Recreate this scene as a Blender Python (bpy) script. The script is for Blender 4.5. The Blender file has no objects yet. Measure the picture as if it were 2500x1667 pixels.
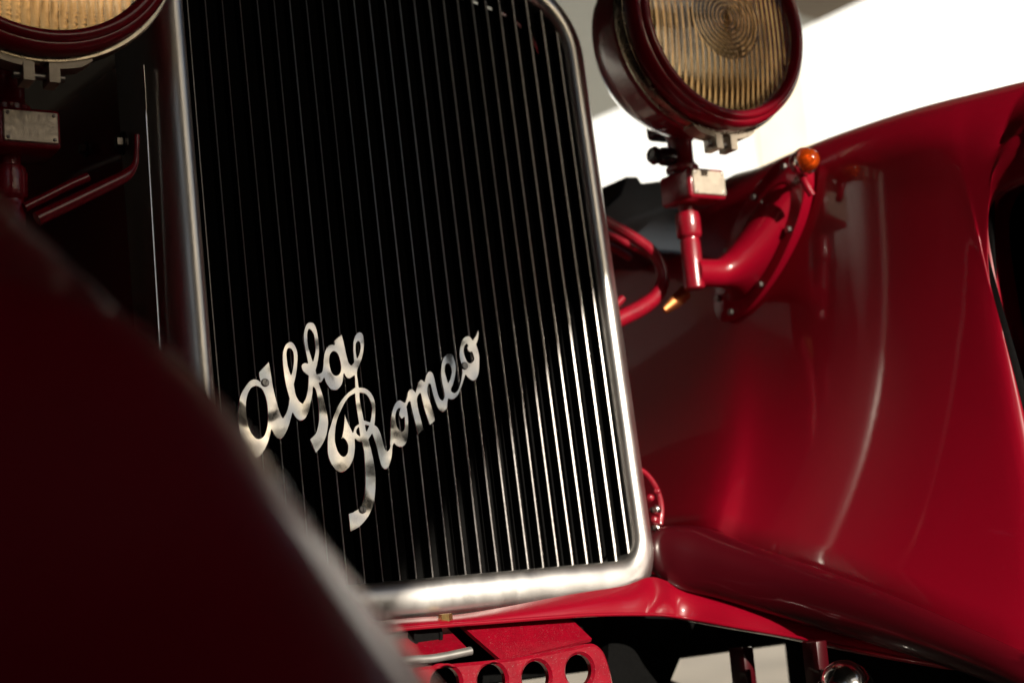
import bpy, bmesh, math, random
from mathutils import Vector, Matrix
random.seed(7)
S = bpy.context.scene
COL = S.collection
PI = math.pi

# ------------------------------------------------------------------ camera
# world: X = across the car (towards picture right), Y = towards the car's tail, Z = up;
# origin = middle of the lower edge of the radiator opening.  Metres.
CAM = Vector((-0.78291, -1.3909, 0.01003))
YAW, PITCH, ROLL, LENS = 0.56745, 0.14709, -0.08535, 51.866
_f = Vector((math.sin(YAW)*math.cos(PITCH), math.cos(YAW)*math.cos(PITCH), math.sin(PITCH)))
_r0 = Vector((math.cos(YAW), -math.sin(YAW), 0)); _u0 = _r0.cross(_f)
_r = _r0*math.cos(ROLL) + _u0*math.sin(ROLL)
_u = -_r0*math.sin(ROLL) + _u0*math.cos(ROLL)
cd = bpy.data.cameras.new('camera'); cam = bpy.data.objects.new('camera', cd); COL.objects.link(cam)
cd.lens = LENS; cd.sensor_width = 36; cd.clip_start = .02; cd.clip_end = 2000
m = Matrix((_r, _u, -_f)).transposed().to_4x4(); m.translation = CAM; cam.matrix_world = m
cd.dof.use_dof = True; cd.dof.focus_distance = 1.52; cd.dof.aperture_fstop = 3.4
cd.dof.aperture_blades = 0
S.camera = cam

# ------------------------------------------------------------------ light
SUN = Vector((0.075, -0.93, 0.30)).normalized()          # towards the sun
w = bpy.data.worlds.new('World'); S.world = w; w.use_nodes = True
nt = w.node_tree; bg = nt.nodes['Background']
sky = nt.nodes.new('ShaderNodeTexSky'); sky.sky_type = 'NISHITA'; sky.sun_disc = False
sky.sun_elevation = math.asin(SUN.z); sky.sun_rotation = math.atan2(SUN.x, SUN.y)
sky.dust_density = 2.0
nt.links.new(sky.outputs[0], bg.inputs[0]); bg.inputs[1].default_value = 0.052
sl = bpy.data.lights.new('sun', 'SUN'); sl.energy = 5.0; sl.angle = math.radians(.5); sl.color = (1, .90, .77)
so = bpy.data.objects.new('sun', sl); COL.objects.link(so); so.rotation_euler = SUN.to_track_quat('Z', 'Y').to_euler()
S.view_settings.view_transform = 'Standard'; S.view_settings.look = 'None'
S.view_settings.gamma = 1; S.view_settings.exposure = 0.22; S.view_settings.use_curve_mapping = False
S.cycles.use_denoising = True
S.cycles.max_bounces = 12; S.cycles.transmission_bounces = 10; S.cycles.glossy_bounces = 6

ZG = -0.55                                               # ground level
RAKE = 0.07312                                           # the radiator leans back a little

def at(px, py, X=None, Y=None, Z=None):
    """the point of the plane X=, Y= or Z= that was measured at this spot of the picture"""
    k = LENS*2500/36
    d = _f + _r*((px-1250)/k) - _u*((py-833.5)/k)
    if X is not None: t = (X-CAM.x)/d.x
    elif Y is not None: t = (Y-CAM.y)/d.y
    else: t = (Z-CAM.z)/d.z
    return CAM + d*t

def G(x, v, h=0.0):
    """radiator plane: x across, v up the plane, h in front of it"""
    return Vector((x, v*math.sin(RAKE)-h*math.cos(RAKE), v*math.cos(RAKE)+h*math.sin(RAKE)))

# ------------------------------------------------------------------ materials
def mat(name, base, rough=.5, metal=0.0, coat=0.0, coat_rough=.03, var=0.0, vscale=30.0, bump=0.0, bscale=200.0,
        rvar=0.0, stretch=None, spec=.5, dust=0.0, ior=1.5, bdist=.001, bdet=6):
    mt = bpy.data.materials.new(name); mt.use_nodes = True
    n = mt.node_tree.nodes; l = mt.node_tree.links; b = n['Principled BSDF']
    b.inputs['Base Color'].default_value = (*base, 1); b.inputs['Roughness'].default_value = rough
    b.inputs['Metallic'].default_value = metal; b.inputs['Coat Weight'].default_value = coat
    b.inputs['Coat Roughness'].default_value = coat_rough; b.inputs['Specular IOR Level'].default_value = spec
    b.inputs['IOR'].default_value = ior
    tc = n.new('ShaderNodeTexCoord'); mp = n.new('ShaderNodeMapping'); l.new(tc.outputs['Object'], mp.inputs[0])
    if stretch: mp.inputs['Scale'].default_value = stretch
    def noise(sc, det=5):
        t = n.new('ShaderNodeTexNoise'); t.inputs['Scale'].default_value = sc; t.inputs['Detail'].default_value = det
        l.new(mp.outputs[0], t.inputs['Vector']); return t
    if var:
        t = noise(vscale); r = n.new('ShaderNodeValToRGB')
        r.color_ramp.elements[0].position = .3; r.color_ramp.elements[1].position = .72
        r.color_ramp.elements[0].color = (*[c*(1-var) for c in base], 1)
        r.color_ramp.elements[1].color = (*[min(1, c*(1+var)) for c in base], 1)
        l.new(t.outputs['Fac'], r.inputs[0]); l.new(r.outputs[0], b.inputs['Base Color'])
    if dust:
        t = noise(900, 2); r = n.new('ShaderNodeValToRGB')
        r.color_ramp.elements[0].position = .66; r.color_ramp.elements[1].position = .74
        r.color_ramp.elements[1].color = (dust, dust, dust, 1)
        mx = n.new('ShaderNodeMix'); mx.data_type = 'RGBA'
        mx.inputs[7].default_value = (.55, .5, .45, 1); mx.inputs[6].default_value = (*base, 1)
        if b.inputs['Base Color'].links: l.new(b.inputs['Base Color'].links[0].from_socket, mx.inputs[6])
        l.new(t.outputs['Fac'], r.inputs[0]); l.new(r.outputs[0], mx.inputs[0]); l.new(mx.outputs[2], b.inputs['Base Color'])
    if rvar:
        t = noise(vscale*2.3, 8); mr = n.new('ShaderNodeMapRange')
        mr.inputs[1].default_value = .3; mr.inputs[2].default_value = .7
        mr.inputs[3].default_value = max(.01, rough-rvar); mr.inputs[4].default_value = rough+rvar
        l.new(t.outputs['Fac'], mr.inputs[0]); l.new(mr.outputs[0], b.inputs['Roughness'])
    if bump:
        t = noise(bscale, bdet); bp = n.new('ShaderNodeBump'); bp.inputs['Strength'].default_value = bump
        bp.inputs['Distance'].default_value = bdist
        l.new(t.outputs['Fac'], bp.inputs['Height']); l.new(bp.outputs[0], b.inputs['Normal'])
        if coat: l.new(bp.outputs[0], b.inputs['Coat Normal'])
    return mt
RED = (.29, .0012, .014)
M = dict(
    shaded_red = mat('shaded_red_paint', (.055, .001, .004), .35, coat=1, coat_rough=.02, var=.06, vscale=4, bump=.04, bscale=60, spec=.3),  # the car's red darkened in the colour to stand for shade
    paint = mat('red_paint', RED, .35, coat=1, coat_rough=.035, var=.06, vscale=4, bump=.04, bscale=60, spec=.3, dust=.05),
    cast = mat('red_cast_paint', RED, .38, coat=1, coat_rough=.10, var=.15, vscale=60, bump=.30, bscale=320, dust=.4, spec=.4),
    surround = mat('polished_nickel', (.90, .88, .84), .36, 1, var=.04, vscale=22, rvar=.04, bump=.02, bscale=300, stretch=(1, 1, .4)),
    bar = mat('bar_steel', (.45, .44, .42), .35, 1, var=.12, vscale=120, rvar=.06),
    badge = mat('badge_nickel', (.72, .70, .66), .13, 1, var=.06, vscale=50, rvar=.06, bump=.8, bscale=19, bdist=.007, bdet=1),
    screw = mat('screw_steel', (.34, .34, .33), .35, 1, var=.2, vscale=300),
    core = mat('radiator_black', (.005, .005, .005), .85, var=.3, vscale=300, spec=.08),
    black = mat('black_enamel', (.008, .008, .010), .3, coat=.6, var=.2, vscale=30),
    slate = mat('slate_enamel', (.016, .022, .030), .35, coat=.5, var=.2, vscale=30),
    band = mat('nickel_band', (.50, .43, .33), .25, 1, var=.12, vscale=40, rvar=.08),
    lug = mat('cast_lug', (.42, .36, .28), .45, .7, var=.15, vscale=90, bump=.3, bscale=300),
    plate = mat('maker_plate', (.56, .49, .39), .45, .5, var=.14, vscale=70, rvar=.1, bump=.2, bscale=300),
    reflector = mat('lamp_reflector', (.93, .60, .30), .16, 1, var=.15, vscale=14, rvar=.08),
    chrome = mat('chrome', (.75, .74, .70), .12, 1, var=.06, vscale=40, rvar=.05),
    brass = mat('brass_bolt', (.55, .36, .14), .35, 1, var=.2, vscale=200),
    copper = mat('copper_clip', (.55, .20, .07), .42, 1, var=.2, vscale=120),
    tyre = mat('tyre_rubber', (.012, .012, .012), .75, var=.25, vscale=60, bump=.4, bscale=200),
    pipe = mat('grey_pipe', (.34, .33, .31), .4, .6, var=.15, vscale=60),
    bolt = mat('bolt_steel', (.28, .26, .24), .35, 1, var=.2, vscale=300),
    ground = mat('pale_concrete', (.46, .41, .34), .85, var=.16, vscale=2.2, bump=.5, bscale=80),
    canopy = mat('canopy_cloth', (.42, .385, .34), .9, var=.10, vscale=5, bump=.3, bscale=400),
    light_blocker = mat('light_blocker_cloth', (.030, .027, .024), .9, var=.12, vscale=5, bump=.3, bscale=400, spec=.1),  # kept dark so the added sheets and the roof return little light
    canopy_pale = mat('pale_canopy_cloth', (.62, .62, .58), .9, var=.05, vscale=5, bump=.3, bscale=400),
    pilaster = mat('cream_pilaster', (.78, .68, .54), .85, var=.06, vscale=3),
    plaster = mat('white_plaster', (.72, .77, .80), .85, var=.06, vscale=3, bump=.3, bscale=60),
)
def glass(name, col, rough=.0, ior=1.5):
    mt = bpy.data.materials.new(name); mt.use_nodes = True; b = mt.node_tree.nodes['Principled BSDF']
    b.inputs['Base Color'].default_value = (*col, 1); b.inputs['Transmission Weight'].default_value = 1
    b.inputs['Roughness'].default_value = rough; b.inputs['IOR'].default_value = ior
    return mt
_n = M['canopy_pale'].node_tree; _b = _n.nodes['Principled BSDF']; _t = _n.nodes.new('ShaderNodeBsdfTranslucent'); _m = _n.nodes.new('ShaderNodeMixShader')
_t.inputs[0].default_value = (.75, .76, .72, 1); _m.inputs[0].default_value = .6
_n.links.new(_b.outputs[0], _m.inputs[1]); _n.links.new(_t.outputs[0], _m.inputs[2]); _n.links.new(_m.outputs[0], _n.nodes['Material Output'].inputs[0])
M['lens'] = glass('lamp_glass', (.98, .93, .84), .02)
M['amber'] = glass('amber_glass', (1.0, .13, .012), .08)
M['amber'].node_tree.nodes['Principled BSDF'].inputs['Transmission Weight'].default_value = .75
M['bulb'] = glass('bulb_glass', (.95, .95, .93), .03)

# ------------------------------------------------------------------ mesh helpers
def link(name, me, mt, parent=None, smooth=True, sharp=40):
    o = bpy.data.objects.new(name, me); COL.objects.link(o)
    if mt: me.materials.clear(); me.materials.append(M[mt])
    if smooth:
        me.shade_smooth(); me.set_sharp_from_angle(angle=math.radians(sharp))
    if parent is not None:
        o.parent = parent
        if parent.type == 'EMPTY': o.matrix_parent_inverse = Matrix.Translation(-parent.location)
    return o
def mesh(name, vs, fs):
    me = bpy.data.meshes.new(name); me.from_pydata([tuple(v) for v in vs], [], fs)
    bm = bmesh.new(); bm.from_mesh(me); bmesh.ops.recalc_face_normals(bm, faces=bm.faces); bm.to_mesh(me); bm.free()
    me.update(); return me
def grid(rows, closed=False, caps=False):
    """rows = list of rings of points -> verts, faces"""
    vs, fs = [], []; n = len(rows[0])
    for r in rows: vs += list(r)
    for i in range(len(rows)-1):
        for j in range(n if closed else n-1):
            k = (j+1) % n
            fs.append((i*n+j, i*n+k, (i+1)*n+k, (i+1)*n+j))
    if caps:
        fs.append(tuple(range(n))); fs.append(tuple(range((len(rows)-1)*n, len(rows)*n)))
    return vs, fs
def catmull(pts, n=6):
    pts = [Vector(p) for p in pts]; out = []
    for i in range(len(pts)-1):
        p1, p2 = pts[i], pts[i+1]
        p0 = pts[i-1] if i else p1*2-p2
        p3 = pts[i+2] if i+2 < len(pts) else p2*2-p1
        for k in range(n):
            t = k/n
            out.append(((p1*2)+(p2-p0)*t+(p0*2-p1*5+p2*4-p3)*t*t+(p1*3-p0-p2*3+p3)*t**3)*.5)
    out.append(pts[-1]); return out
def tube(name, pts, r, mt, parent, n=14, sub=6, squash=1.0):
    """a round bar along a smooth path; r = number or one radius for each given point"""
    rs = r if isinstance(r, (list, tuple)) else [r]*len(pts)
    c = catmull([Vector((*p,)) for p in pts], sub)
    rr = [v.x for v in catmull([Vector((a, 0, 0)) for a in rs], sub)]
    rows = []; ref = None
    for i, p in enumerate(c):
        t = (c[min(i+1, len(c)-1)]-c[max(i-1, 0)]).normalized()
        if ref is None: ref = Vector((0, 0, 1)) if abs(t.z) < .9 else Vector((1, 0, 0))
        a = (ref-t*ref.dot(t)).normalized(); b = t.cross(a); ref = a
        rows.append([p+a*math.cos(2*PI*k/n)*rr[i]+b*math.sin(2*PI*k/n)*rr[i]*squash for k in range(n)])
    return link(name, mesh(name, *grid(rows, True, True)), mt, parent)
def lathe(name, prof, mt, parent, n=48, axis='Z', org=(0, 0, 0), sharp=40):
    """prof = (radius, position along the axis)"""
    rows = []; o = Vector(org)
    for rad, h in prof:
        ring = []
        for k in range(n):
            a = 2*PI*k/n; c, s = math.cos(a)*max(rad, 1e-5), math.sin(a)*max(rad, 1e-5)
            ring.append(o+(Vector((c, s, h)) if axis == 'Z' else Vector((c, h, s)) if axis == 'Y' else Vector((h, c, s))))
        rows.append(ring)
    return link(name, mesh(name, *grid(rows, True, prof[0] != prof[-1])), mt, parent, sharp=sharp)
def box(name, lo, hi, mt, parent, bev=.003, seg=2, M4=None):
    bm = bmesh.new(); bmesh.ops.create_cube(bm, size=1)
    lo, hi = Vector(lo), Vector(hi); c = (lo+hi)/2; d = hi-lo
    for v in bm.verts: v.co = Vector((v.co.x*d.x, v.co.y*d.y, v.co.z*d.z))+c
    if bev: bmesh.ops.bevel(bm, geom=bm.edges[:], offset=bev, segments=seg, affect='EDGES', profile=.5)
    if M4 is not None: bmesh.ops.transform(bm, matrix=M4, verts=bm.verts)
    me = bpy.data.meshes.new(name); bm.to_mesh(me); bm.free()
    return link(name, me, mt, parent)
def flat_shape(name, loops, depth, bev, mt, parent, fn, smooth_angle=30):
    """a sheet cut to the given outline (outer loop and holes) with chamfered edges; fn(x, y, h) places it"""
    from mathutils.geometry import delaunay_2d_cdt
    loops = [[Vector(p[:2]) for p in lp] for lp in loops]
    def area(l): return sum(a.x*c.y-c.x*a.y for a, c in zip(l, l[1:]+l[:1]))/2
    ins = []
    for i, l in enumerate(loops):
        if (area(l) > 0) != (i == 0): l = loops[i] = l[::-1]           # material always on the left
        n = len(l); o = []
        for k in range(n):
            d0, d1 = (l[k]-l[k-1]).normalized(), (l[(k+1) % n]-l[k]).normalized()
            t = d0+d1; t = t.normalized() if t.length > 1e-6 else d1
            o.append(l[k]+Vector((-t.y, t.x))*bev)
        ins.append(o)
    flat = [p for l in ins for p in l]; edges = []; k = 0
    for l in ins:
        n = len(l); edges += [(k+i, k+(i+1) % n) for i in range(n)]; k += n
    ov, oe, of, ovi, _, _ = delaunay_2d_cdt(flat, edges, [], 0, 1e-9)
    def inside(p):
        c = False
        for l in ins:
            for a, q in zip(l, l[1:]+l[:1]):
                if (a.y > p.y) != (q.y > p.y) and p.x < a.x+(p.y-a.y)/(q.y-a.y)*(q.x-a.x): c = not c
        return c
    tris = [f for f in of if inside(sum((ov[i] for i in f), Vector((0, 0)))/len(f))]
    hd = depth/2; vs = [fn(p.x, p.y, hd) for p in ov]; N = len(ov); vs += [fn(p.x, p.y, -hd) for p in ov]
    fs = [tuple(f) for f in tris]+[tuple(N+i for i in f[::-1]) for f in tris]
    k = 0
    for l, o in zip(loops, ins):
        n = len(l); b0 = len(vs)
        for hh in (hd, hd-bev, -hd+bev, -hd):
            src = o if abs(hh) == hd else l; vs += [fn(p.x, p.y, hh) for p in src]
        for r in range(3):
            for i in range(n):
                q = (i+1) % n; fs.append((b0+r*n+i, b0+(r+1)*n+i, b0+(r+1)*n+q, b0+r*n+q))
    me = bpy.data.meshes.new(name); me.from_pydata([tuple(v) for v in vs], [], fs)
    bm = bmesh.new(); bm.from_mesh(me); bmesh.ops.remove_doubles(bm, verts=bm.verts, dist=2e-6)
    bmesh.ops.recalc_face_normals(bm, faces=bm.faces); bm.to_mesh(me); bm.free()
    return link(name, me, mt, parent, sharp=smooth_angle)
def hexbolt(name, p, axis, r, h, mt, parent):
    z = Vector(axis).normalized(); q = z.to_track_quat('Z', 'Y').to_matrix().to_4x4(); q.translation = p
    bm = bmesh.new(); bmesh.ops.create_cone(bm, segments=6, radius1=r, radius2=r*.93, depth=h, cap_ends=True, matrix=q)
    me = bpy.data.meshes.new(name); bm.to_mesh(me); bm.free()
    return link(name, me, mt, parent, sharp=25)
def group(name, loc=(0, 0, 0), parent=None):
    o = bpy.data.objects.new(name, None); COL.objects.link(o); o.location = loc; o.empty_display_size = .1
    return o

# ------------------------------------------------------------------ setting
g = link('ground', mesh('ground', [(-400, -400, ZG), (400, -400, ZG), (400, 400, ZG), (-400, 400, ZG)], [(0, 1, 2, 3)]), 'ground', smooth=False)
g['kind'] = 'structure'; g['label'] = 'pale concrete ground under the car'

# shade canopy over the car: its eave shows behind the right lamp, unseen sheets are added around it to shut out light
edge = [(2.1, -4.2, 3.2), (2.0, -3.0, 2.75), (1.95, -1.2, 2.25), (2.25, .3, 2.02), (2.95, 1.6, 1.88), (3.0, 2.1, 1.84), (3.0, 3.8, 1.91), (3.0, 7, 2.05)]
inner = [(-3.2, y, 3.2 if y < -4 else 2.85) for _, y, _ in edge]
canopy = group('shade_canopy', (3.0, 3.8, ZG))
canopy['label'] = 'grey brown cloth canopy whose eave shows behind the right headlight'; canopy['category'] = 'canopy'
def sheet(name, rows, mt, parent, off):
    vs, fs = grid(rows); n = len(vs); up = [v+Vector(off) for v in vs]
    return link(name, mesh(name, vs+up, fs+[tuple(a+n for a in f) for f in fs]), mt, parent)
def sail(name, y0, y1, k0, k1, mt):
    rows = []
    for e, i in zip(catmull(edge, 6), catmull(inner, 6)):
        if y0-1e-6 <= e.y <= y1+1e-6:
            rows.append([i.lerp(e, k/20)-Vector((0, 0, .10*math.sin(PI*k/20))) for k in range(k0, k1+1)])
    return sheet(name, rows, mt, canopy, (0, 0, .006))
ys = [p.y for p in catmull(edge, 6)]; ysplit = min(ys, key=lambda y: abs(y-2.4))
y0 = min(ys, key=lambda y: abs(y-.6))
sail('roof_cloth', -9, y0, 0, 20, 'light_blocker'); sail('roof_cloth', y0, 9, 0, 16, 'light_blocker')  # roof darkened beyond the eave to cut the light on the car
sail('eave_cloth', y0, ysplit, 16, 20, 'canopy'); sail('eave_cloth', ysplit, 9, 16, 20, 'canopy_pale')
rows = []
for k in range(15):                                   # added unseen sheet, its sloping edge cuts the sun across the grille
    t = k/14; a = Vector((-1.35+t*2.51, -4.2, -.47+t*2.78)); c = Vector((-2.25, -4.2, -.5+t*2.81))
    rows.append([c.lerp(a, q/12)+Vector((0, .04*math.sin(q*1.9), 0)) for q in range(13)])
sheet('light_blocker', rows, 'light_blocker', canopy, (0, -.006, 0))
rows = [[Vector((-1.35+4.6*k/20, -4.30+.03*math.sin(k*1.7), ZG+.02+1.53*q/6)) for q in range(7)] for k in range(21)]  # added low sheet, out of view: shades the ground ahead of the car
sheet('light_blocker', rows, 'light_blocker', canopy, (0, -.006, 0))
rows = [[Vector((-.6+2.75*k/20, -4.25+.03*math.sin(k*1.7), 1.90+.42*q/6)) for q in range(7)] for k in range(21)]  # added strip, out of view: keeps the sun off the headlamps
sheet('upper_light_blocker', rows, 'light_blocker', canopy, (0, -.006, 0))
rows = [[Vector((-2.25+2.2*k/20, -4.22+.03*math.sin(k*1.7), 2.25+.90*q/6)) for q in range(7)] for k in range(21)]  # added strip, out of view: holds skylight off the near fender
sheet('upper_light_blocker', rows, 'light_blocker', canopy, (0, -.006, 0))
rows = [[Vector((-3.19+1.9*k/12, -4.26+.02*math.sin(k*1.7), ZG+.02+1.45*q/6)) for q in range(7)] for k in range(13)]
sheet('light_blocker', rows, 'light_blocker', canopy, (0, -.006, 0))
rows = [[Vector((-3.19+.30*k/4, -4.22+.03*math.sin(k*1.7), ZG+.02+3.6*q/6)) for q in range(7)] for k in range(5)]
sheet('light_blocker', rows, 'light_blocker', canopy, (0, -.006, 0))
rows = [[Vector((-3.2+.05*math.sin(k*1.7), -3.9+11.1*k/40, ZG+.02+3.38*q/8)) for q in range(9)] for k in range(41)]  # added unseen side sheet: darkens the left of the car
sheet('light_blocker', rows, 'light_blocker', canopy, (-.006, 0, 0))
rows = [[Vector((-3.4+5.55*k/20, 7.0+.05*math.sin(k*1.7), ZG+.02+3.42*q/8)) for q in range(9)] for k in range(21)]  # added unseen sheet at the back: darkens the bonnet's reflections
sheet('light_blocker', rows, 'light_blocker', canopy, (0, .006, 0))
rows = [[Vector((2.30+.05*math.sin(k*1.9), -2.8+3.4*k/20, ZG+.02+2.5*q/8)) for q in range(9)] for k in range(21)]  # added unseen sheet: blocks the sky on the right
sheet('light_blocker', rows, 'light_blocker', canopy, (.006, 0, 0))

# sunlit building far behind
wall = group('building', (9, 11, ZG)); wall['label'] = 'blurred cream white building behind the far fender'; wall['category'] = 'building'
box('wall', (5.0, 11, ZG), (34, 11.4, 14), 'plaster', wall, 0)
for x in (10.65,): box('pilaster', (x, 10.96, ZG+.002), (x+.9, 10.998, 13.9), 'pilaster', wall, .01)

# ------------------------------------------------------------------ the car
car = group('vintage_car', (0, 0, ZG))
car['label'] = 'red vintage car with upright nickel radiator grille and script badge'; car['category'] = 'car'

# ---- radiator surround
HW, VT, RB, RT = .246, .70, .026, .075
def opening():
    pts = []
    def arc(cx, cy, r, a0, a1, n):
        for k in range(n+1):
            a = math.radians(a0+(a1-a0)*k/n); pts.append((cx+r*math.cos(a), cy+r*math.sin(a), math.cos(a), math.sin(a)))
    arc(-HW+RB, RB, RB, 180, 270, 10)
    for k in range(1, 24): pts.append((-HW+RB+(2*HW-2*RB)*k/24, 0, 0, -1))
    arc(HW-RB, RB, RB, 270, 360, 10)
    for k in range(1, 30): pts.append((HW, RB+(VT-RT-RB)*k/30, 1, 0))
    arc(HW-RT, VT-RT, RT, 0, 76, 14)
    x1, y1 = pts[-1][0], pts[-1][1]
    for k in range(1, 20):
        t = k/20; x = x1+(-x1-x1)*t; pts.append((x, y1+.03*math.sin(PI*t), -.25*(t-.5)*2*0+.24*(1-2*t), .97))
    for p in reversed([p for p in pts if p[0] >= x1-1e-6 and p[1] >= VT-RT-1e-6 and p[1] <= y1+1e-6 and p[2] >= .2]):
        pts.append((-p[0], p[1], -p[2], p[3]))
    for k in range(1, 30): pts.append((-HW, VT-RT-(VT-RT-RB)*k/30, -1, 0))
    return pts
op = opening()
rows = []
for (x, v, nx, nv) in op:
    bot = max(0, -nv); sc = 1+.06*bot
    ring = [G(x, v, -.045)]
    for o, hh in ((0, -.012), (0, -.001), (.0014, .0045), (.0045, .0085), (.009, .0105), (.0145, .0100), (.020, .0078), (.0255, .0038), (.0305, -.0025),
                  (.0348, -.011), (.0380, -.021), (.0402, -.033), (.0416, -.047), (.0425, -.065), (.0430, -.105)):
        a = PI*min(1, o/.0415); ob = .0215-.0215*math.cos(a); hb = .013*max(0, math.sin(a))**.7 if 0 < a < PI else hh
        if hh < -.012 and o > .03: ob, hb = .043+(-hh-.02)*.03, hh+.012
        kb = bot**1.5
        ring.append(G(x+nx*(o+(ob-o)*kb), v+nv*(o+(ob-o)*kb), hh+(hb-hh)*kb))
    rows.append(ring)
rows.append(rows[0])
surround = link('radiator_grille', mesh('radiator_grille', *grid(rows)), 'surround', car, sharp=60)
bmx = bmesh.new(); bmx.from_mesh(surround.data); bmesh.ops.remove_doubles(bmx, verts=bmx.verts, dist=1e-6); bmx.to_mesh(surround.data); bmx.free()
surround['label'] = 'polished nickel radiator surround with thin upright bars'
def top_at(x):
    a = abs(x)-(HW-RT)
    return (VT-RT+math.sqrt(max(0, RT*RT-a*a)) if a > 0 else VT+.01)+.012
for i in range(25):
    x = (i-12)*.02+random.uniform(-.0005, .0005)
    vt = top_at(x); bow = random.uniform(-.0007, .0007); lean = random.uniform(-.0005, .0005)
    rows = []; T = .00095+.0001*random.uniform(-1, 1)
    T += .0009*max(0, (i-9)/15)
    sec = [(-T, -.016), (-T, -.0015), (-T*.75, -.0005), (0, 0), (T*.75, -.0005), (T, -.0015), (T, -.016)]
    v0 = -.006 if abs(x) < HW-RB else -.006+RB-math.sqrt(max(0, RB*RB-(abs(x)-HW+RB)**2))
    for k in range(13):
        t = k/12; v = v0+(vt-v0)*t
        dx = bow*math.sin(PI*t)+lean*(t-.5)
        rows.append([G(x+dx+a, v, b) for a, b in sec])
    o = link('bar', mesh('bar', *grid(rows, True, True)), 'bar', surround)
    o.data.materials.append(M['core'])
    for p in o.data.polygons:
        if abs(p.normal.x) > .96: p.material_index = 1
vs = [G(x, v, h) for h in (-.05, -.11) for (x, v, _, _) in op]; n = len(op)
link('radiator_core', mesh('radiator_core', vs, [tuple(range(n)), tuple(range(n, 2*n))]+[(k, (k+1) % n, n+(k+1) % n, n+k) for k in range(n)]), 'core', surround, smooth=False)

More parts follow.
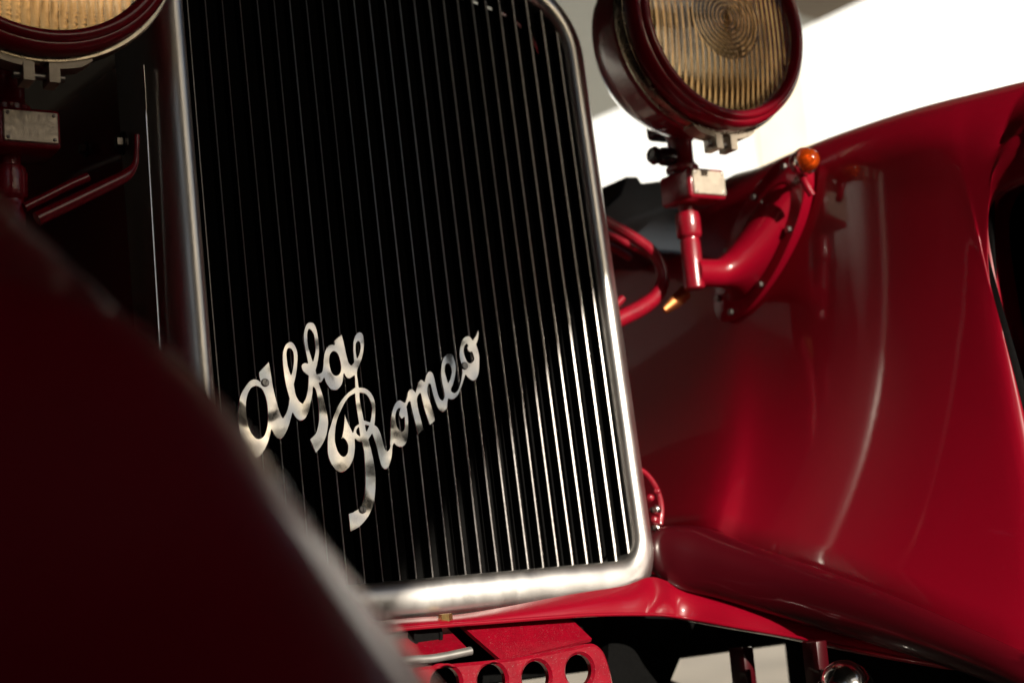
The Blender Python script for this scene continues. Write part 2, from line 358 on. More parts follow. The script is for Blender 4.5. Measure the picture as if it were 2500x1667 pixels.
# ---- script badge
BADGE = [[[-2297,1784],[-2284,1869],[-2275,1913],[-2268,1936],[-2259,1961],[-2248,1982],[-2220,2024],[-2193,2059],[-2165,2091],[-2153,2103],[-2141,2112],[-2120,2124],[-2104,2129],[-2092,2131],[-2074,2129],[-2063,2126],[-2047,2118],[-2040,2113],[-2032,2103],[-2030,2102],[-2030,2107],[-2036,2139],[-2039,2160],[-2038,2194],[-2036,2203],[-1926,2304],[-1917,2311],[-1915,2309],[-1914,2305],[-1907,2242],[-1895,2060],[-1880,1953],[-1863,1859],[-1848,1793],[-1838,1762],[-1822,1726],[-1820,1723],[-1817,1725],[-1784,1769],[-1766,1803],[-1745,1860],[-1730,1924],[-1754,2049],[-1760,2102],[-1764,2155],[-1767,2233],[-1768,2278],[-1766,2333],[-1761,2382],[-1755,2410],[-1745,2438],[-1732,2467],[-1721,2484],[-1711,2497],[-1698,2508],[-1678,2519],[-1663,2524],[-1651,2523],[-1640,2519],[-1630,2510],[-1620,2499],[-1612,2486],[-1601,2461],[-1595,2441],[-1590,2413],[-1589,2376],[-1593,2334],[-1610,2244],[-1618,2208],[-1633,2155],[-1662,2071],[-1655,1981],[-1649,1956],[-1644,1940],[-1631,1912],[-1619,1894],[-1609,1885],[-1590,1872],[-1586,1871],[-1584,1873],[-1556,1913],[-1543,1938],[-1536,1956],[-1525,1989],[-1515,2025],[-1503,2088],[-1493,2160],[-1496,2163],[-1516,2176],[-1534,2192],[-1547,2206],[-1555,2219],[-1560,2234],[-1562,2246],[-1563,2261],[-1560,2273],[-1555,2280],[-1544,2290],[-1532,2296],[-1515,2301],[-1505,2299],[-1489,2295],[-1487,2295],[-1485,2297],[-1504,2458],[-1508,2523],[-1508,2559],[-1504,2600],[-1501,2615],[-1488,2659],[-1477,2684],[-1465,2705],[-1455,2717],[-1443,2725],[-1426,2733],[-1407,2735],[-1394,2733],[-1385,2730],[-1378,2725],[-1369,2717],[-1361,2703],[-1352,2677],[-1345,2643],[-1341,2606],[-1337,2548],[-1337,2486],[-1337,2467],[-1343,2418],[-1351,2374],[-1365,2321],[-1382,2271],[-1403,2217],[-1398,2181],[-1396,2178],[-1385,2180],[-1351,2190],[-1342,2197],[-1333,2209],[-1327,2228],[-1318,2262],[-1306,2333],[-1291,2394],[-1278,2426],[-1258,2457],[-1248,2469],[-1234,2481],[-1223,2488],[-1211,2493],[-1195,2497],[-1183,2497],[-1167,2493],[-1164,2494],[-1161,2499],[-1161,2532],[-1159,2538],[-1067,2609],[-1064,2609],[-1063,2605],[-1050,2532],[-1044,2484],[-1034,2392],[-1022,2324],[-1018,2308],[-1011,2292],[-1005,2284],[-992,2273],[-988,2272],[-986,2273],[-961,2299],[-956,2305],[-952,2436],[-943,2512],[-938,2534],[-931,2552],[-914,2587],[-901,2606],[-890,2618],[-878,2627],[-867,2632],[-858,2634],[-846,2634],[-834,2629],[-824,2620],[-817,2610],[-813,2599],[-811,2586],[-810,2552],[-814,2491],[-821,2454],[-830,2417],[-842,2380],[-853,2350],[-879,2295],[-922,2223],[-928,2198],[-932,2162],[-928,2037],[-926,2034],[-924,2033],[-892,2032],[-865,2027],[-852,2022],[-832,2011],[-812,1995],[-792,1972],[-776,1945],[-767,1923],[-759,1896],[-756,1871],[-755,1844],[-757,1803],[-761,1770],[-773,1702],[-779,1667],[-789,1629],[-786,1625],[-770,1614],[-758,1603],[-749,1588],[-741,1570],[-731,1543],[-720,1502],[-709,1428],[-697,1373],[-688,1354],[-675,1346],[-670,1345],[-655,1357],[-645,1368],[-639,1381],[-634,1399],[-633,1407],[-637,1412],[-637,1415],[-622,1492],[-615,1548],[-599,1654],[-590,1698],[-577,1742],[-563,1780],[-546,1815],[-527,1846],[-511,1864],[-500,1874],[-486,1883],[-475,1888],[-462,1890],[-454,1889],[-443,1885],[-411,1864],[-405,1862],[-401,1864],[-396,1870],[-372,1919],[-366,1933],[-356,1971],[-348,1983],[-340,1992],[-328,2002],[-318,2008],[-310,2010],[-301,2010],[-292,2005],[-278,1995],[-269,1986],[-262,1973],[-259,1971],[-219,2064],[-210,2081],[-203,2091],[-192,2101],[-184,2107],[-177,2110],[-170,2111],[-160,2108],[-138,2090],[-136,2089],[-133,2090],[-114,2142],[-106,2159],[-93,2178],[-85,2188],[-73,2197],[-63,2202],[-53,2204],[-41,2201],[-29,2193],[-20,2181],[-14,2167],[-6,2124],[9,1991],[19,1939],[25,1918],[34,1899],[45,1887],[59,1878],[63,1878],[77,1895],[84,1906],[90,1922],[91,1934],[90,1987],[79,2077],[77,2146],[83,2207],[96,2263],[105,2295],[115,2320],[122,2335],[133,2351],[150,2368],[176,2389],[188,2396],[204,2401],[224,2401],[236,2398],[251,2390],[258,2382],[265,2367],[271,2346],[277,2314],[281,2282],[282,2257],[279,2227],[273,2196],[262,2160],[243,2106],[221,2058],[208,2033],[189,2007],[186,1989],[187,1983],[191,1977],[200,1969],[212,1963],[224,1961],[232,1963],[241,1967],[256,1979],[271,1995],[288,2024],[304,2055],[325,2105],[350,2185],[351,2199],[352,2263],[350,2282],[343,2328],[340,2365],[340,2390],[346,2419],[359,2468],[373,2508],[384,2532],[403,2560],[411,2569],[423,2581],[437,2590],[452,2597],[478,2604],[493,2602],[505,2595],[519,2581],[533,2559],[536,2557],[538,2558],[576,2600],[589,2617],[603,2641],[616,2671],[618,2672],[620,2671],[625,2658],[627,2645],[623,2622],[616,2591],[608,2565],[597,2541],[576,2506],[593,2430],[597,2391],[596,2342],[585,2267],[577,2227],[563,2178],[547,2142],[531,2121],[515,2106],[499,2096],[485,2091],[470,2092],[458,2096],[445,2103],[425,2119],[411,2132],[391,2157],[387,2158],[367,2112],[342,2061],[298,1981],[272,1941],[253,1921],[232,1905],[215,1894],[200,1887],[191,1885],[177,1884],[164,1886],[142,1894],[138,1894],[134,1887],[112,1806],[102,1784],[91,1771],[78,1760],[62,1752],[50,1749],[37,1751],[16,1765],[1,1780],[-13,1803],[-30,1858],[-43,1915],[-56,1984],[-64,2056],[-65,2058],[-69,2060],[-84,2060],[-88,2059],[-91,2053],[-104,2012],[-109,1976],[-109,1955],[-104,1922],[-66,1750],[-62,1716],[-59,1657],[-71,1646],[-125,1607],[-129,1605],[-131,1607],[-152,1683],[-175,1780],[-184,1834],[-198,1953],[-201,1957],[-209,1957],[-213,1956],[-233,1930],[-242,1913],[-248,1894],[-249,1868],[-248,1818],[-243,1765],[-226,1669],[-210,1563],[-214,1559],[-284,1511],[-287,1512],[-288,1514],[-308,1650],[-327,1760],[-337,1867],[-338,1870],[-342,1871],[-357,1864],[-380,1822],[-384,1812],[-380,1710],[-382,1659],[-393,1570],[-402,1518],[-410,1483],[-424,1445],[-437,1422],[-455,1402],[-464,1395],[-475,1390],[-499,1383],[-509,1382],[-523,1382],[-542,1388],[-550,1391],[-561,1398],[-581,1420],[-583,1421],[-586,1419],[-596,1404],[-603,1389],[-621,1298],[-639,1245],[-654,1212],[-666,1189],[-677,1174],[-689,1162],[-698,1156],[-709,1152],[-721,1152],[-731,1155],[-741,1161],[-749,1168],[-758,1180],[-763,1190],[-768,1207],[-772,1226],[-782,1286],[-792,1371],[-800,1417],[-827,1524],[-830,1529],[-834,1527],[-874,1476],[-876,1470],[-858,1370],[-845,1276],[-838,1189],[-837,1126],[-840,1066],[-854,954],[-871,874],[-879,843],[-890,810],[-915,753],[-945,703],[-971,668],[-1009,629],[-1034,606],[-1060,586],[-1088,568],[-1121,552],[-1189,526],[-1192,526],[-1194,527],[-1194,536],[-1196,701],[-1195,709],[-1191,712],[-1145,724],[-1108,741],[-1079,757],[-1055,777],[-1043,791],[-1033,806],[-1018,833],[-1006,862],[-997,887],[-985,931],[-970,1006],[-961,1087],[-951,1252],[-948,1325],[-949,1361],[-959,1448],[-961,1451],[-963,1452],[-979,1451],[-993,1453],[-1006,1461],[-1032,1482],[-1036,1482],[-1040,1418],[-1042,1394],[-1048,1363],[-1057,1324],[-1067,1294],[-1076,1271],[-1087,1251],[-1105,1223],[-1118,1206],[-1136,1185],[-1158,1165],[-1181,1151],[-1197,1145],[-1217,1140],[-1231,1140],[-1246,1143],[-1261,1149],[-1279,1160],[-1296,1174],[-1308,1189],[-1322,1209],[-1336,1236],[-1344,1256],[-1351,1280],[-1357,1304],[-1361,1331],[-1362,1347],[-1361,1378],[-1352,1467],[-1340,1530],[-1331,1562],[-1323,1582],[-1296,1640],[-1261,1721],[-1217,1798],[-1188,1846],[-1160,1883],[-1140,1907],[-1113,1934],[-1086,1959],[-1056,1982],[-973,2033],[-965,2141],[-966,2158],[-970,2158],[-1002,2138],[-1019,2129],[-1028,2127],[-1039,2127],[-1047,2130],[-1055,2134],[-1071,2149],[-1076,2159],[-1083,2178],[-1085,2180],[-1086,2180],[-1088,2175],[-1099,2126],[-1107,2094],[-1114,2078],[-1123,2061],[-1139,2040],[-1163,2019],[-1180,2009],[-1195,2005],[-1220,2004],[-1237,2007],[-1252,2014],[-1269,2028],[-1284,2048],[-1301,2078],[-1307,2094],[-1315,2131],[-1317,2134],[-1321,2133],[-1341,2103],[-1352,2091],[-1361,2086],[-1375,2086],[-1379,2084],[-1380,2079],[-1370,2034],[-1348,1948],[-1328,1829],[-1321,1772],[-1317,1711],[-1317,1677],[-1320,1646],[-1333,1592],[-1347,1546],[-1361,1512],[-1378,1481],[-1396,1453],[-1427,1412],[-1449,1389],[-1492,1348],[-1494,1349],[-1496,1352],[-1544,1494],[-1540,1499],[-1493,1536],[-1479,1552],[-1469,1567],[-1455,1596],[-1443,1627],[-1432,1663],[-1425,1693],[-1422,1710],[-1414,1794],[-1413,1860],[-1415,1911],[-1421,1968],[-1428,2009],[-1435,2028],[-1447,2040],[-1451,2040],[-1453,2037],[-1464,1970],[-1478,1920],[-1520,1794],[-1530,1774],[-1542,1752],[-1558,1728],[-1570,1714],[-1589,1700],[-1608,1692],[-1626,1690],[-1643,1694],[-1660,1704],[-1678,1720],[-1689,1737],[-1706,1772],[-1709,1773],[-1742,1683],[-1761,1639],[-1783,1595],[-1802,1565],[-1826,1533],[-1843,1517],[-1861,1508],[-1870,1507],[-1884,1509],[-1899,1517],[-1910,1526],[-1922,1538],[-1929,1549],[-1935,1560],[-1952,1601],[-1954,1603],[-1956,1603],[-1975,1543],[-1989,1506],[-2013,1454],[-2038,1412],[-2066,1377],[-2091,1350],[-2115,1331],[-2127,1325],[-2139,1320],[-2152,1318],[-2167,1318],[-2177,1320],[-2194,1327],[-2207,1336],[-2216,1344],[-2238,1369],[-2254,1394],[-2266,1421],[-2276,1463],[-2295,1567],[-2299,1602],[-2302,1655],[-2303,1700],[-2301,1743]],[[-1459,2595],[-1464,2535],[-1463,2496],[-1461,2472],[-1457,2445],[-1446,2394],[-1429,2321],[-1426,2316],[-1423,2320],[-1399,2387],[-1392,2410],[-1387,2438],[-1385,2459],[-1384,2507],[-1386,2575],[-1390,2601],[-1397,2620],[-1411,2643],[-1420,2652],[-1429,2658],[-1434,2658],[-1437,2656],[-1444,2647],[-1452,2627]],[[-913,2483],[-919,2429],[-919,2412],[-915,2354],[-913,2350],[-910,2351],[-889,2386],[-878,2410],[-866,2451],[-861,2484],[-862,2507],[-866,2520],[-872,2529],[-880,2531],[-890,2527],[-900,2515],[-908,2501]],[[408,2446],[405,2416],[407,2388],[415,2356],[427,2324],[441,2304],[452,2296],[459,2295],[470,2295],[486,2299],[506,2314],[518,2329],[523,2343],[522,2360],[515,2395],[507,2418],[502,2419],[484,2417],[475,2419],[468,2423],[462,2430],[454,2445],[451,2457],[452,2469],[465,2492],[465,2497],[457,2505],[452,2508],[445,2506],[435,2498],[423,2485],[417,2476]],[[-1710,2405],[-1713,2378],[-1713,2348],[-1711,2279],[-1707,2254],[-1702,2226],[-1689,2175],[-1686,2171],[-1680,2183],[-1666,2222],[-1649,2286],[-1644,2313],[-1639,2366],[-1639,2397],[-1642,2415],[-1650,2432],[-1660,2444],[-1668,2449],[-1675,2451],[-1687,2450],[-1697,2441],[-1704,2426]],[[-1237,2333],[-1239,2301],[-1236,2256],[-1228,2213],[-1220,2191],[-1209,2177],[-1200,2169],[-1190,2164],[-1176,2162],[-1165,2165],[-1155,2169],[-1138,2181],[-1133,2188],[-1126,2200],[-1118,2223],[-1113,2253],[-1114,2283],[-1117,2318],[-1125,2359],[-1135,2389],[-1144,2402],[-1152,2411],[-1161,2417],[-1176,2421],[-1183,2420],[-1192,2416],[-1207,2404],[-1220,2387],[-1229,2365]],[[137,2222],[135,2201],[138,2169],[155,2081],[156,2077],[158,2076],[161,2078],[171,2091],[187,2114],[195,2131],[208,2162],[216,2186],[218,2206],[217,2234],[211,2261],[205,2272],[198,2279],[190,2284],[182,2287],[174,2287],[167,2285],[160,2280],[149,2265],[143,2248]],[[-2201,1874],[-2207,1803],[-2207,1763],[-2205,1720],[-2198,1664],[-2191,1634],[-2183,1606],[-2174,1585],[-2163,1566],[-2150,1547],[-2134,1530],[-2123,1522],[-2105,1517],[-2092,1518],[-2080,1521],[-2063,1529],[-2049,1539],[-2038,1551],[-2026,1572],[-2016,1593],[-2007,1618],[-1996,1656],[-1990,1687],[-1982,1749],[-1979,1803],[-1979,1852],[-1981,1890],[-1984,1916],[-1990,1947],[-2000,1979],[-2010,2005],[-2019,2021],[-2025,2029],[-2034,2037],[-2050,2047],[-2067,2054],[-2084,2056],[-2101,2052],[-2116,2046],[-2133,2033],[-2146,2019],[-2160,1998],[-2171,1978],[-2181,1953],[-2190,1926],[-2197,1899]],[[-925,1968],[-929,1931],[-930,1891],[-925,1841],[-908,1684],[-906,1682],[-902,1679],[-845,1660],[-842,1660],[-837,1669],[-822,1713],[-805,1787],[-802,1808],[-803,1830],[-806,1855],[-811,1875],[-826,1915],[-840,1938],[-851,1951],[-864,1961],[-881,1967],[-920,1973],[-924,1971]],[[-1256,1535],[-1262,1485],[-1262,1463],[-1259,1433],[-1249,1384],[-1243,1366],[-1235,1349],[-1224,1332],[-1213,1319],[-1201,1310],[-1187,1305],[-1176,1306],[-1165,1311],[-1150,1324],[-1142,1336],[-1134,1351],[-1128,1377],[-1124,1412],[-1125,1426],[-1128,1440],[-1140,1467],[-1149,1480],[-1158,1489],[-1167,1496],[-1173,1499],[-1179,1497],[-1187,1491],[-1189,1491],[-1189,1492],[-1171,1546],[-1156,1594],[-1142,1657],[-1127,1737],[-1124,1743],[-1123,1744],[-1121,1742],[-1098,1667],[-1053,1554],[-1051,1555],[-1049,1557],[-1032,1596],[-1022,1612],[-1013,1621],[-977,1640],[-973,1645],[-986,1867],[-986,1907],[-983,1959],[-985,1964],[-989,1963],[-1033,1942],[-1052,1929],[-1063,1920],[-1083,1899],[-1103,1873],[-1126,1841],[-1155,1796],[-1197,1724],[-1219,1677],[-1238,1620],[-1248,1576]],[[-530,1716],[-534,1687],[-532,1654],[-528,1622],[-522,1602],[-511,1579],[-498,1561],[-491,1555],[-482,1550],[-469,1551],[-459,1558],[-452,1565],[-443,1579],[-439,1590],[-436,1601],[-430,1648],[-427,1698],[-428,1701],[-431,1701],[-452,1687],[-458,1685],[-463,1686],[-468,1688],[-474,1695],[-486,1717],[-489,1729],[-489,1743],[-477,1775],[-463,1799],[-467,1800],[-485,1796],[-492,1791],[-500,1784],[-510,1769],[-518,1753],[-525,1736]],[[-899,1624],[-895,1568],[-892,1563],[-888,1567],[-859,1617],[-862,1620],[-894,1627],[-898,1626]],[[-1009,1560],[-1008,1548],[-1005,1539],[-993,1527],[-978,1515],[-975,1515],[-973,1519],[-977,1602],[-979,1603],[-982,1602],[-999,1586],[-1005,1575]]]
badge = flat_shape('script_badge', [[(a/1e4, b/1e4) for a, b in lp] for lp in BADGE], .003, .0005, 'badge', car, lambda x, y, h: G(x, y, .0150+h))
badge['label'] = 'nickel script badge reading alfa Romeo'
def screw(p, ang):
    q = (G(0, 0, 1)).to_track_quat('Z', 'Y').to_matrix().to_4x4(); q.translation = p
    bm = bmesh.new(); n = 24; r = .0042
    def ring(rr, h): return [bm.verts.new(q @ Vector((rr*math.cos(2*PI*k/n), rr*math.sin(2*PI*k/n), h))) for k in range(n)]
    a, b, c = ring(r, -.001), ring(r, .0004), ring(r*.82, .0011)
    for u, v in ((a, b), (b, c)):
        for k in range(n): bm.faces.new((u[k], u[(k+1) % n], v[(k+1) % n], v[k]))
    # slotted head: two raised halves
    def half(s):
        vv = []
        for k in range(13):
            t = math.asin(.16)+(PI-2*math.asin(.16))*k/12
            vv.append((r*.82*math.cos(t), s*r*.82*math.sin(t)))
        rot = lambda x, y: (x*math.cos(ang)-y*math.sin(ang), x*math.sin(ang)+y*math.cos(ang))
        top = [bm.verts.new(q @ Vector((*rot(x, y), .0014))) for x, y in vv]; bot = [bm.verts.new(q @ Vector((*rot(x, y), .0002))) for x, y in vv]
        bm.faces.new(top)
        for k in range(13): bm.faces.new((top[k], top[(k+1) % 13], bot[(k+1) % 13], bot[k]))
    half(1); half(-1)
    fl = ring(r*.82, .0003); bm.faces.new(fl)
    bmesh.ops.recalc_face_normals(bm, faces=bm.faces)
    me = bpy.data.meshes.new('screw'); bm.to_mesh(me); bm.free()
    link('screw', me, 'screw', badge, sharp=30)
screw(G(-.1979, .2091, .0170), math.radians(62)); screw(G(-.1032, .0745, .0170), math.radians(88)); screw(G(.0389, .2261, .0170), math.radians(28))

# ---- bonnet behind the radiator
rows = []
for y, wx, zt in ((.105, .283, .70), (.3, .293, .715), (.8, .33, .74), (1.5, .37, .78)):
    ring = []
    for k in range(11): ring.append((-wx, y, -.06+(zt-.16)*k/10))
    for k in range(1, 20):
        a = PI-PI*k/20; ring.append((wx*math.cos(a), y, zt-.22+(.22+.02*math.sin(a))*math.sin(a)**.7))
    for k in range(11): ring.append((wx, y, -.06+(zt-.16)*(10-k)/10))
    rows.append(ring)
bonnet = link('bonnet', mesh('bonnet', *grid(rows, True, True)), 'paint', car)
for px, py, r in ((215, 366, .006), (305, 350, .008)):
    p = at(px, py, X=-.292)
    hexbolt('bolt', p+Vector((-.004, 0, 0)), (-1, 0, 0), r, .012, 'bolt', bonnet)
    lathe('washer', [(r*1.6, 0), (r*1.6, .002), (r*.8, .003)], 'black', bonnet, 20, 'X', p+Vector((-.0035, 0, 0)))
flg = [at(367, 450, X=-.291), at(378, 640, X=-.291), at(390, 836, X=-.291), at(402, 1040, X=-.291)]
tube('beading', [at(350, 160, X=-.291)]+flg, .0011, 'chrome', bonnet, 8, 3)

# ---- headlamps
def lens_mesh():
    R = .1185; nr, na = 112, 420; vs, fs = [], []
    def hgt(x, z):
        r = math.hypot(x, z); d = -.012*(1-(r/R)**2)-.002
        if r < .054: d -= .0005*(.5+.5*math.cos(2*PI*r/.0060))
        else: d -= .0010*abs(math.cos(PI*x/.0088))
        return d
    for i in range(nr+1):
        r = R*(i/nr)**.8
        for j in range(na):
            a = 2*PI*j/na; x, z = r*math.cos(a), r*math.sin(a); vs.append((x, hgt(x, z) if i else -.0145, z))
    n = len(vs)
    for i in range(nr+1):
        r = R*(i/nr)**.8
        if i % 14: continue
        for j in range(na):
            a = 2*PI*j/na; x, z = r*math.cos(a), r*math.sin(a); vs.append((x, -.012*(1-(r/R)**2)+.003, z))
    for i in range(nr):
        for j in range(na):
            k = (j+1) % na; fs.append((i*na+j, i*na+k, (i+1)*na+k, (i+1)*na+j))
    for i in range(8):
        for j in range(na):
            k = (j+1) % na; fs.append((n+i*na+j, n+(i+1)*na+j, n+(i+1)*na+k, n+i*na+k))
    for j in range(na):
        k = (j+1) % na; fs.append((nr*na+j, nr*na+k, n+8*na+k, n+8*na+j))
    me = mesh('lens', vs, fs)
    bm = bmesh.new(); bm.from_mesh(me); bmesh.ops.remove_doubles(bm, verts=bm.verts, dist=1e-6); bm.to_mesh(me); bm.free()
    return me
LC = Vector((.42, -.05, .655))
bucket = lathe('headlight', [(.1345, .012), (.1375, .034), (.1385, .040), (.1375, .046), (.136, .050), (.133, .075), (.122, .105), (.10, .135), (.07, .155), (.035, .166), (.001, .168)], 'paint', car, 72, 'Y')
bucket.location = LC
rim = lathe('rim', [(.1165, -.002), (.118, -.010), (.121, -.0145), (.125, -.0155), (.1285, -.013), (.1300, -.0085), (.1320, -.0085), (.1350, -.006), (.1375, .000), (.1385, .007), (.1375, .013), (.134, .013), (.1165, .010), (.1165, -.002)], 'paint', bucket, 96, 'Y', sharp=50)
lathe('clamp_band', [(.1375, .0135), (.1410, .0140), (.1425, .019), (.1425, .027), (.1410, .032), (.1380, .0335)], 'band', bucket, 96, 'Y')
link('lens', lens_mesh(), 'lens', bucket, sharp=80)
lathe('reflector', [(.116, .009)]+[(.116*math.sqrt(1-k/14), .009+.085*k/14) for k in range(1, 14)]+[(.018, .094), (.017, .10)], 'reflector', bucket, 64, 'Y')
lathe('bulb', [(.001, .03), (.008, .033), (.013, .045), (.012, .058), (.008, .07), (.008, .098)], 'bulb', bucket, 24, 'Y')
for s in (-1, 1):
    vs = []; rows = []
    for k in range(8):
        a = math.radians(-90+s*(3.0+17*k/7)); th = .006 if k < 6 else .006-.002*(k-5)
        rows.append([Vector((r*math.cos(a), y, r*math.sin(a))) for r, y in ((.1425, .012), (.1425+th, .012), (.1425+th, .033), (.1425, .033))])
    vs, fs = grid(rows, True, True)
    k0 = len(vs); x0, x1 = s*.0068, s*.0170
    for zz in (-.144, -.162):
        vs += [Vector((x0, .010, zz)), Vector((x1, .010, zz)), Vector((x1, .035, zz)), Vector((x0, .035, zz))]
    fs += [(k0, k0+1, k0+2, k0+3), (k0+4, k0+5, k0+6, k0+7)]+[(k0+i, k0+(i+1) % 4, k0+4+(i+1) % 4, k0+4+i) for i in range(4)]
    link('clip_lug', mesh('clip_lug', vs, fs), 'lug', bucket, sharp=30)
tube('clip_bolt', [(-.024, .022, -.154), (0, .022, -.154), (.024, .022, -.154)], .004, 'bolt', bucket, 10, 2)
def copy_tree(o, loc):
    r = o.copy(); COL.objects.link(r); r.location = loc
    for ch in [c for c in bpy.data.objects if c.parent == o]:
        c = ch.copy(); COL.objects.link(c); c.parent = r
    return r
lamp2 = copy_tree(bucket, Vector((-LC.x, LC.y, LC.z)))
bucket['label'] = 'sunlit headlight above the fender bracket'; lamp2['label'] = 'shaded headlight cut off at the top left corner'

# ---- lamp posts
PX, PY = .428, .061
def zy(y): return at(1680, y, Y=PY).z
def post(s):
    prof = [(.0115, zy(706)), (.0135, zy(702)), (.0135, zy(592)), (.0125, zy(588)), (.0125, zy(583)), (.0155, zy(579)), (.0165, zy(573)), (.0165, zy(535)), (.0150, zy(522)),
            (.0110, zy(518)), (.0110, zy(425)), (.0215, zy(421)), (.0220, zy(412)), (.0175, zy(403)), (.0165, zy(395)), (.0165, zy(345)), (.0185, zy(340)), (.0185, zy(325))]
    p = lathe('lamp_post', prof, 'cast', car, 32, 'Z', (s*PX, PY, 0))
    b0 = Vector((s*PX, PY, 0))
    zt, zb = zy(430), zy(503)
    cxx = .006 if s > 0 else .010
    box('clamp_box', b0+Vector((cxx-.030, -.040, zb)), b0+Vector((cxx+.031, .022, zt)), 'cast', p, .005, 3)
    pl = box('maker_plate', b0+Vector((cxx-.025, -.0425, zb+.005)), b0+Vector((cxx+.0275, -.0395, zt-.004)), 'plate', p, .0009, 1)
    for dx in (-.021, .0235):
        for z in (zb+.0085, zt-.0075):
            lathe('rivet', [(.0020, 0), (.0017, -.0010), (.0004, -.0015)], 'bolt', p, 10, 'Y', b0+Vector((cxx+dx, -.0424, z)))
    # swivel knuckle under the lamp
    box('swivel_block', b0+Vector((-.030, -.020, zy(338))), b0+Vector((.026, .034, zy(268))), 'black', p, .008, 3)
    lathe('wing_nut', [(.004, -.052), (.0095, -.050), (.0125, -.044), (.0095, -.038), (.0125, -.030), (.0125, -.016), (.009, -.014)], 'black', p, 16, 'X', b0+Vector((0, 0, zy(388))))
    return p
post_r, post_l = post(1), post(-1)

# ---- trumpet bracket from the post to the fender
def bracket(s):
    zc = at(1728, 667, Y=PY).z
    C0 = Vector((0, PY, zc)); FC = Vector((0, .052, .402)); d = Vector((0, -.155, .150)).normalized(); e = Vector((0, d.z, -d.y))
    rows = []
    for X, t, q in ((.428, 0, 0), (.445, 0, 0), (.466, 0, 0), (.474, .04, .02), (.485, .15, .12), (.497, .31, .32), (.510, .50, .55), (.522, .70, .78), (.532, .86, .92), (.540, 1, 1)):
        ring = []; c = C0.lerp(FC, t**1.1)
        A = .0185+(.100-.0185)*t**1.25; Bm = .0185+(.036-.0185)*q
        for k in range(28):
            a = 2*PI*k/28; p = c+d*A*math.cos(a)+e*Bm*math.sin(a); ring.append(Vector((s*(X-.04*(p.y-PY)*t), p.y, p.z)))
        rows.append(ring)
    b = link('fender_bracket', mesh('fender_bracket', *grid(rows, True, True)), 'paint', car)
    rows = []
    for X, sc in ((.5360, .985), (.5368, 1.0), (.5450, 1.0), (.5520, .99)):
        ps = [FC+d*.128*sc*math.cos(a)+e*.052*sc*math.sin(a) for a in [2*PI*k/56 for k in range(56)]]
        rows.append([Vector((s*(X-.04*(p.y-PY)), p.y, p.z)) for p in ps])
    link('flange', mesh('flange', *grid(rows, True, True)), 'paint', b)
    for k in range(8):
        a = 2*PI*(k+.5)/8; p = FC+d*.113*math.cos(a)+e*.043*math.sin(a)
        hexbolt('bolt', Vector((s*(.534-.04*(p.y-PY)), p.y, p.z)), (-s, 0, 0), .0050, .005, 'bolt', b)
    return b
br_r, br_l = bracket(1), bracket(-1)

# ---- amber turn lamps
def indicator(s):
    p = at(1967, 393, X=.522); p = Vector((s*p.x, p.y, p.z))
    o = lathe('turn_lamp', [(.0005, -.019), (.006, -.0178), (.011, -.0140), (.0148, -.0070), (.0160, 0), (.0148, .004), (.0005, .005)], 'amber', car, 32, 'Y', p)
    lathe('back_shell', [(.0150, .0045), (.0165, .003), (.0170, .007), (.0150, .014), (.008, .022), (.0005, .024)], 'paint', o, 32, 'Y', p)
    lathe('bezel', [(.0150, -.002), (.0172, -.003), (.0180, .001), (.0172, .005), (.0150, .005)], 'chrome', o, 32, 'Y', p)
    lathe('bulb', [(.0005, -.010), (.004, -.008), (.0048, -.003), (.004, .002), (.0035, .0048)], 'brass', o, 14, 'Y', p)
    tube('stalk', [p+Vector((0, .010, -.012)), p+Vector((s*.004, .010, -.026)), p+Vector((s*.012, .008, -.042))], [.007, .0055, .005], 'paint', o, 12, 4)
    return o
indicator(1)

# ---- stay tubes between radiator and posts
def pts(l, **k): return [at(x, y, **k) for x, y in l]
tube('stay_tube', pts([(1440, 515), (1490, 545), (1545, 578), (1590, 612), (1614, 650), (1617, 690), (1600, 725), (1565, 752), (1520, 775), (1460, 806)], Y=.12),
     [.0068, .0068, .0072, .0078, .0085, .0090, .0100, .0110, .0112, .0112], 'cast', car)
tube('stay_tube', pts([(1450, 560), (1500, 580), (1545, 602), (1590, 625)], Y=.15), .0052, 'cast', car)
tube('stay_tube', pts([(1450, 585), (1500, 608), (1538, 630)], Y=.17), .0052, 'cast', car)
tube('stay_tube', pts([(1480, 760), (1500, 748), (1520, 728)], Y=.10), .005, 'cast', car)
tube('stay_tube', pts([(334, 330), (333, 370), (329, 402), (308, 428), (250, 458), (170, 497), (90, 535)], Y=.02), [.0028, .0028, .0035, .0060, .0068, .0070, .0070], 'paint', car)
tube('stay_tube', pts([(215, 432), (170, 452), (110, 482), (60, 507)], Y=.05), .0048, 'paint', car)
tap = tube('drain_tap', pts([(1545, 1140), (1572, 1152), (1594, 1178), (1608, 1208), (1614, 1242), (1610, 1280)], Y=.05), [.0035, .0035, .004, .004, .0042, .0046], 'cast', car, 12, 5)
for px, py, r in ((1603, 1243, .0065), (1598, 1268, .005), (1603, 1288, .0055), (1604, 1198, .0045), (1588, 1215, .005)):
    p = at(px, py, Y=.045); lathe('tap_stud', [(.0005, -r), (r*.7, -r*.7), (r, 0), (r*.7, r*.7), (r*.5, r*1.6)], 'chrome' if r > .005 else 'cast', tap, 14, 'Y', p)
# copper coloured clip under the right post
tube('pipe_clip', pts([(1675, 712), (1650, 735), (1622, 758)], Y=.09), [.010, .009, .005], 'copper', car, 8, 3, .5)

